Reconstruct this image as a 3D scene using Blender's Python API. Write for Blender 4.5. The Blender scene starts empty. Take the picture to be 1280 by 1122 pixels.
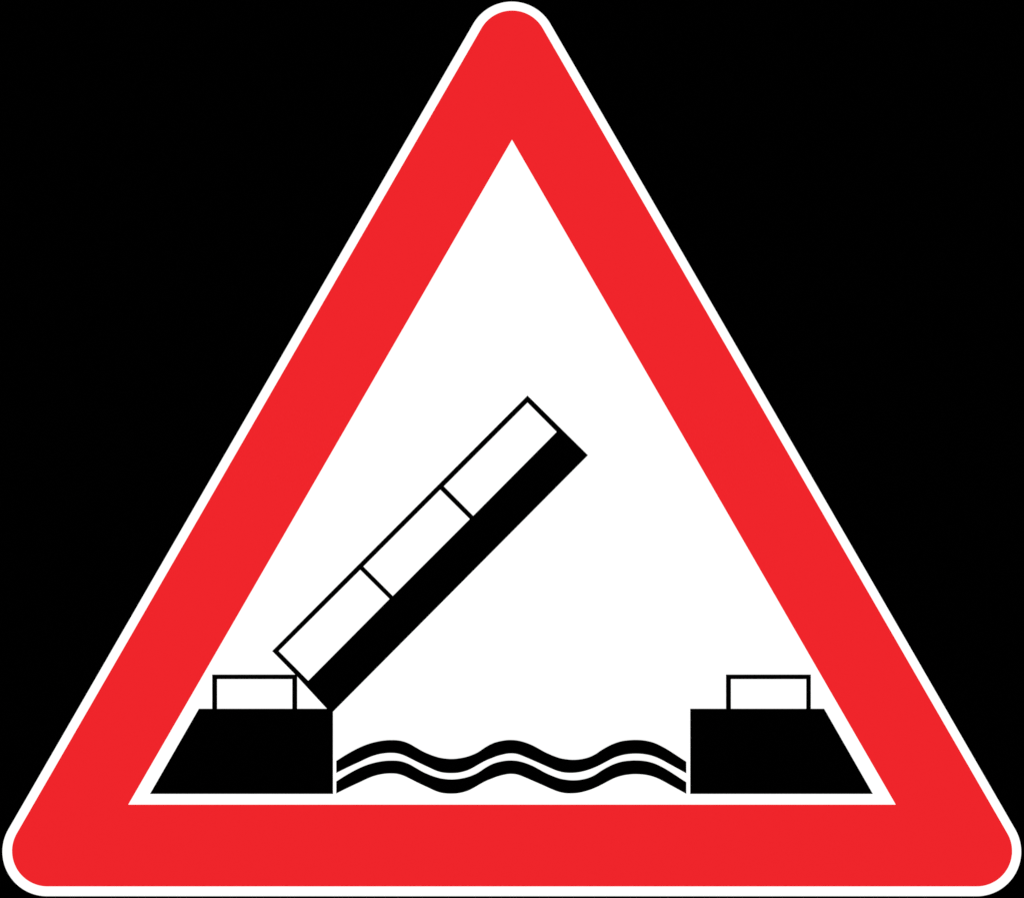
import bpy, math
from mathutils import Vector
from mathutils.geometry import tessellate_polygon

sc = bpy.context.scene
col = sc.collection

# ------------------------------------------------------------------ scale
S = 0.0007                       # metres per picture unit (sign about 0.89 m wide)
SV = S * 0.99933                 # the same, vertically
CX, CY = 640.0, 561.0            # centre of the picture
BASE_Z = 1.20                    # height of the sign's lower edge
SIGN_BOTTOM = 1120.1
CZ = BASE_Z + (SIGN_BOTTOM - CY) * SV

# ------------------------------------------------------------------ camera
DIST = 3.0
cam = bpy.data.cameras.new('camera')
cam.sensor_fit = 'HORIZONTAL'
cam.sensor_width = 36.0
cam.lens = 36.0 * DIST / (1280 * S)
cam.clip_start, cam.clip_end = 0.05, 200
cam_o = bpy.data.objects.new('camera', cam)
cam_o.location = (0, -DIST, CZ)
cam_o.rotation_euler = (math.radians(90), 0, 0)
col.objects.link(cam_o)
sc.camera = cam_o

# ------------------------------------------------------------------ world: black studio
w = bpy.data.worlds.new('World')
sc.world = w
w.use_nodes = True
bg = w.node_tree.nodes['Background']
bg.inputs['Color'].default_value = (0, 0, 0, 1)
bg.inputs['Strength'].default_value = 0.0

# ------------------------------------------------------------------ two soft boxes, left and right of the camera
for sx in (-1, 1):
    l = bpy.data.lights.new('softbox', 'AREA')
    l.shape = 'SQUARE'
    l.size = 1.2
    l.energy = 246
    l.color = (1, 1, 1)
    lo = bpy.data.objects.new('softbox', l)
    lo.location = (sx * 2.3, -5.55, CZ)
    d = Vector((0, 0, CZ)) - lo.location
    lo.rotation_euler = d.to_track_quat('-Z', 'Y').to_euler()
    col.objects.link(lo)

# ------------------------------------------------------------------ colour management
sc.render.engine = 'CYCLES'
vs = sc.view_settings
vs.view_transform = 'Standard'
vs.look = 'None'
vs.exposure = 0
vs.gamma = 1
vs.use_curve_mapping = False

# ------------------------------------------------------------------ materials
def sheeting(name, rgb, rough, spec, var=0.012, scale=900.0):
    """Reflective film / ink: even colour with a very faint grain."""
    m = bpy.data.materials.new(name)
    m.use_nodes = True
    nt = m.node_tree
    b = nt.nodes['Principled BSDF']
    tc = nt.nodes.new('ShaderNodeTexCoord')
    nz = nt.nodes.new('ShaderNodeTexNoise')
    nz.inputs['Scale'].default_value = scale
    nz.inputs['Detail'].default_value = 2
    rp = nt.nodes.new('ShaderNodeValToRGB')
    lo_, hi_ = 1 - var, 1 + var
    rp.color_ramp.elements[0].position = 0.3
    rp.color_ramp.elements[1].position = 0.7
    rp.color_ramp.elements[0].color = (rgb[0]*lo_, rgb[1]*lo_, rgb[2]*lo_, 1)
    rp.color_ramp.elements[1].color = (rgb[0]*hi_, rgb[1]*hi_, rgb[2]*hi_, 1)
    nt.links.new(tc.outputs['Object'], nz.inputs['Vector'])
    nt.links.new(nz.outputs['Fac'], rp.inputs['Fac'])
    nt.links.new(rp.outputs['Color'], b.inputs['Base Color'])
    b.inputs['Roughness'].default_value = rough
    b.inputs['Specular IOR Level'].default_value = spec
    return m

M_WHITE = sheeting('white_film', (0.82, 0.82, 0.82), 0.35, 0.12, 0.006)
M_RED = sheeting('red_film', (0.692, 0.0146, 0.0192), 0.4, 0.0, 0.008)
M_BLACK = sheeting('black_ink', (0.00008, 0.00008, 0.00008), 0.6, 0.0)
M_WALL = sheeting('black_backing', (0.00008, 0.00008, 0.00008), 0.9, 0.0, 0.3, 60.0)

# ------------------------------------------------------------------ helpers
def to_xz(p):
    return (p[0] - CX) * S, (SIGN_BOTTOM - p[1]) * SV

def area(poly):
    return sum(poly[i-1][0]*poly[i][1] - poly[i][0]*poly[i-1][1] for i in range(len(poly)))

def grown(q, d):
    """Loop moved outwards (to the right of travel) by d with mitred corners."""
    out, n = [], len(q)
    for i in range(n):
        p0, p1, p2 = Vector(q[i-1]), Vector(q[i]), Vector(q[(i+1) % n])
        e1, e2 = (p1 - p0).normalized(), (p2 - p1).normalized()
        n1, n2 = Vector((e1.y, -e1.x)), Vector((e2.y, -e2.x))
        m = n1 + n2
        m *= d / max(1e-6, 1 + n1.dot(n2))
        out.append((p1.x + m.x, p1.y + m.y))
    return out

def sheet(name, outline, holes, y_back, y_front, mat, parent, grow=0.0):
    """A flat piece with real thickness, cut to an outline, facing -Y; holes go right through."""
    loops = []
    for i, lp in enumerate([outline] + holes):
        q = [to_xz(p) for p in lp]
        if (area(q) < 0) == (i == 0):      # outline counter-clockwise, holes clockwise
            q.reverse()
        loops.append(grown(q, grow * S) if grow else q)
    flat = [p for lp in loops for p in lp]
    n = len(flat)
    verts = [(x, y_front, z) for x, z in flat] + [(x, y_back, z) for x, z in flat]
    faces = []
    for t in tessellate_polygon([[Vector((x, z, 0)) for x, z in lp] for lp in loops]):
        a, b_, c = t
        if area([flat[a], flat[b_], flat[c]]) < 0:
            b_, c = c, b_
        faces.append((a, b_, c))
        faces.append((n + c, n + b_, n + a))
    o = 0
    for lp in loops:
        k = len(lp)
        for i in range(k):
            j = (i + 1) % k
            faces.append((o + j, o + i, n + o + i, n + o + j))
        o += k
    me = bpy.data.meshes.new(name)
    me.from_pydata(verts, [], faces)
    me.materials.append(mat)
    me.update()
    ob = bpy.data.objects.new(name, me)
    col.objects.link(ob)
    ob.parent = parent
    return ob

K = math.tan(math.radians(30))
def rounded_triangle(left_c, right_c, bottom, r, n=40):
    """Equilateral triangle given by its left edge x+K*y=left_c, right edge x-K*y=right_c and base."""
    ax, ay = (left_c + right_c) / 2, (left_c - right_c) / (2 * K)
    bl, br = left_c - K * bottom, right_c + K * bottom
    cs = [((ax, ay + 2*r), 210, 330), ((br - r*math.sqrt(3), bottom - r), -30, 90), ((bl + r*math.sqrt(3), bottom - r), 90, 210)]
    pts = []
    for (cx, cy), a0, a1 in cs:
        for i in range(n + 1):
            a = math.radians(a0 + (a1 - a0) * i / n)
            pts.append((cx + r*math.cos(a), cy + r*math.sin(a)))
    return pts

def smooth(pts, sub=5):
    """Catmull-Rom through the given points."""
    out = []
    n = len(pts)
    for i in range(n - 1):
        p0, p1, p2, p3 = pts[max(i-1, 0)], pts[i], pts[i+1], pts[min(i+2, n-1)]
        for k in range(sub):
            t = k / sub
            out.append(tuple(0.5*(2*p1[c] + (p2[c]-p0[c])*t + (2*p0[c]-5*p1[c]+4*p2[c]-p3[c])*t*t
                                  + (3*p1[c]-p0[c]-3*p2[c]+p3[c])*t**3) for c in (0, 1)))
    out.append(pts[-1])
    return out

# ------------------------------------------------------------------ the setting: black backing behind the sign
MM = 0.001
me = bpy.data.meshes.new('background_wall')
W = 12.0
v = [(-W, 0, -W), (W, 0, -W), (W, 0, W), (-W, 0, W), (-W, .05, -W), (W, .05, -W), (W, .05, W), (-W, .05, W)]
me.from_pydata(v, [], [(0,1,2,3), (5,4,7,6), (4,0,3,7), (1,5,6,2), (3,2,6,7), (4,5,1,0)])
me.materials.append(M_WALL)
wall = bpy.data.objects.new('background_wall', me)
wall.location = (0, 4*MM, CZ)
wall['kind'] = 'structure'
wall['label'] = 'plain black backing behind the sign'
col.objects.link(wall)

# ------------------------------------------------------------------ the sign
sign = bpy.data.objects.new('warning_sign', None)
sign.location = (0, 0, BASE_Z)
sign.empty_display_size = 0.1
sign['label'] = 'red and white triangular warning sign showing a black opening bridge over waves'
sign['category'] = 'traffic sign'
col.objects.link(sign)

Y0 = 0.0                       # face of the plate
Yf = -0.15*MM                  # face of the white field
Yr = -0.25*MM                  # face of the red film
Yb = -0.30*MM                  # face of the black film
GB = 0.25                      # the black film is cut a hair (0.2 mm) full
INNER = [(640.0, 174.2), (1120.0, 1005.5), (160.0, 1005.5)]

plate = sheet('plate', rounded_triangle(608.4, 671.1, SIGN_BOTTOM, 56.0), [], 3.9*MM, Y0, M_WHITE, sign, -0.35)
plate['label'] = 'white plate with rounded corners, its rim showing outside the red border'
border = sheet('border', rounded_triangle(622.4, 657.8, 1107.3, 44.0), [INNER], 0.05*MM, Yr, M_RED, sign, 0.2)
border['label'] = 'broad red triangular border with rounded outer corners'
field = sheet('white_field', INNER, [], 0.05*MM, Yf, M_WHITE, sign, -0.2)
field['label'] = 'white triangular field inside the red border'

# the two piers, each with its railing
def pier(poly, x0, x1, xi0, xi1, label):
    p = sheet('bridge_pier', poly, [], 0.0, Yb, M_BLACK, sign, GB)
    p['label'] = label
    sheet('railing', [(x0, 885.7), (x0, 843.0), (x1, 843.0), (x1, 885.7), (xi1, 885.7), (xi1, 848.3), (xi0, 848.3), (xi0, 885.7)],
          [], 0.0, Yb + 0.02*MM, M_BLACK, p, GB)
pier([(248.8, 885.7), (416.0, 885.7), (416.0, 991.7), (187.9, 991.7)], 265.5, 371.3, 271.2, 365.6,
     'black pier with sloping left side, below the hinge of the raised deck')
pier([(863.0, 885.7), (1030.0, 885.7), (1090.7, 991.7), (863.0, 991.7)], 907.7, 1013.3, 913.4, 1008.0,
     'black pier with sloping right side, across the water from the raised deck')

# the raised deck with its three white railing panels
panels = [
    [(659.4, 502.7), (696.1, 539.6), (591.5, 644.8), (554.5, 607.6)],
    [(550.3, 611.5), (587.5, 648.5), (491.0, 744.9), (453.9, 707.8)],
    [(450.3, 711.6), (487.2, 748.3), (385.3, 850.8), (348.1, 813.4)],
]
deck = sheet('bridge_deck',
             [(659.4, 494.5), (734.6, 568.8), (416.0, 889.2), (416.0, 885.7), (409.1, 885.7), (371.4, 844.9), (340.5, 813.4)],
             panels, 0.0, Yb - 0.01*MM, M_BLACK, sign, GB)
deck['label'] = 'black bridge deck raised at forty-five degrees'
for p in panels:
    sheet('railing_panel', p, [], 0.0, Yf - 0.05*MM, M_WHITE, deck, -GB)

# two waves
TOP = [(420.6,950.8),(431.7,943.7),(442.1,937.8),(451.7,933.1),(461.4,929.4),(472.6,926.5),(482.2,925.1),(489.6,924.8),(496.9,925.1),
       (504.1,926.5),(512.1,929.6),(519.3,933.7),(528.2,938.8),(536.2,942.4),(544.2,945.3),(552.2,947.3),(563.6,948.4),(574.1,947.6),
       (584.5,945.4),(593.3,942.1),(599.0,939.1),(606.2,934.2),(614.2,929.7),(622.2,926.9),(632.0,925.0),(639.3,924.7),(647.3,925.4),
       (656.1,927.7),(664.9,931.1),(672.2,934.9),(680.2,939.4),(688.2,943.1),(696.2,946.2),(702.8,948.0),(712.5,949.3),(720.5,949.3),
       (728.5,948.3),(736.6,946.1),(744.6,942.3),(751.8,937.4),(760.6,932.4),(768.6,928.8),(777.2,926.2),(785.8,925.0),(794.4,924.6),
       (803.0,925.0),(811.6,926.5),(820.2,929.3),(831.3,934.9),(841.6,941.3),(850.2,947.0),(857.6,951.8)]
BOT = [(420.6,965.4),(430.9,960.3),(440.5,955.7),(450.1,951.3),(458.2,947.4),(466.2,944.2),(474.2,942.0),(482.2,940.8),(488.8,940.5),
       (496.1,941.0),(504.1,943.2),(512.1,946.9),(520.1,951.0),(528.2,954.9),(536.2,958.6),(544.2,962.3),(551.0,964.5),(558.0,965.5),
       (566.1,965.7),(574.1,965.0),(583.7,962.5),(591.7,958.7),(599.8,954.0),(607.8,949.8),(614.2,947.2),(622.2,944.2),(632.8,941.6),
       (640.1,941.1),(647.3,942.1),(656.1,945.4),(664.9,949.2),(680.2,955.9),(688.2,959.5),(696.2,962.7),(704.4,964.8),(712.5,965.4),
       (720.5,965.0),(728.5,963.6),(738.2,960.7),(746.2,957.4),(754.2,953.4),(762.2,949.1),(768.6,946.1),(777.2,943.4),(785.8,941.9),
       (794.4,941.4),(803.0,941.8),(811.6,943.2),(820.2,945.9),(828.8,950.0),(837.3,954.7),(845.9,959.4),(857.6,965.8)]
wave_poly = smooth(TOP) + smooth(BOT)[::-1]
wave = sheet('wave', wave_poly, [], 0.0, Yb, M_BLACK, sign, GB)
wave['label'] = 'upper of the two black wavy bands'
low = wave.copy()
low.location.z -= 25.6 * SV
low['label'] = 'lower of the two black wavy bands'
col.objects.link(low)
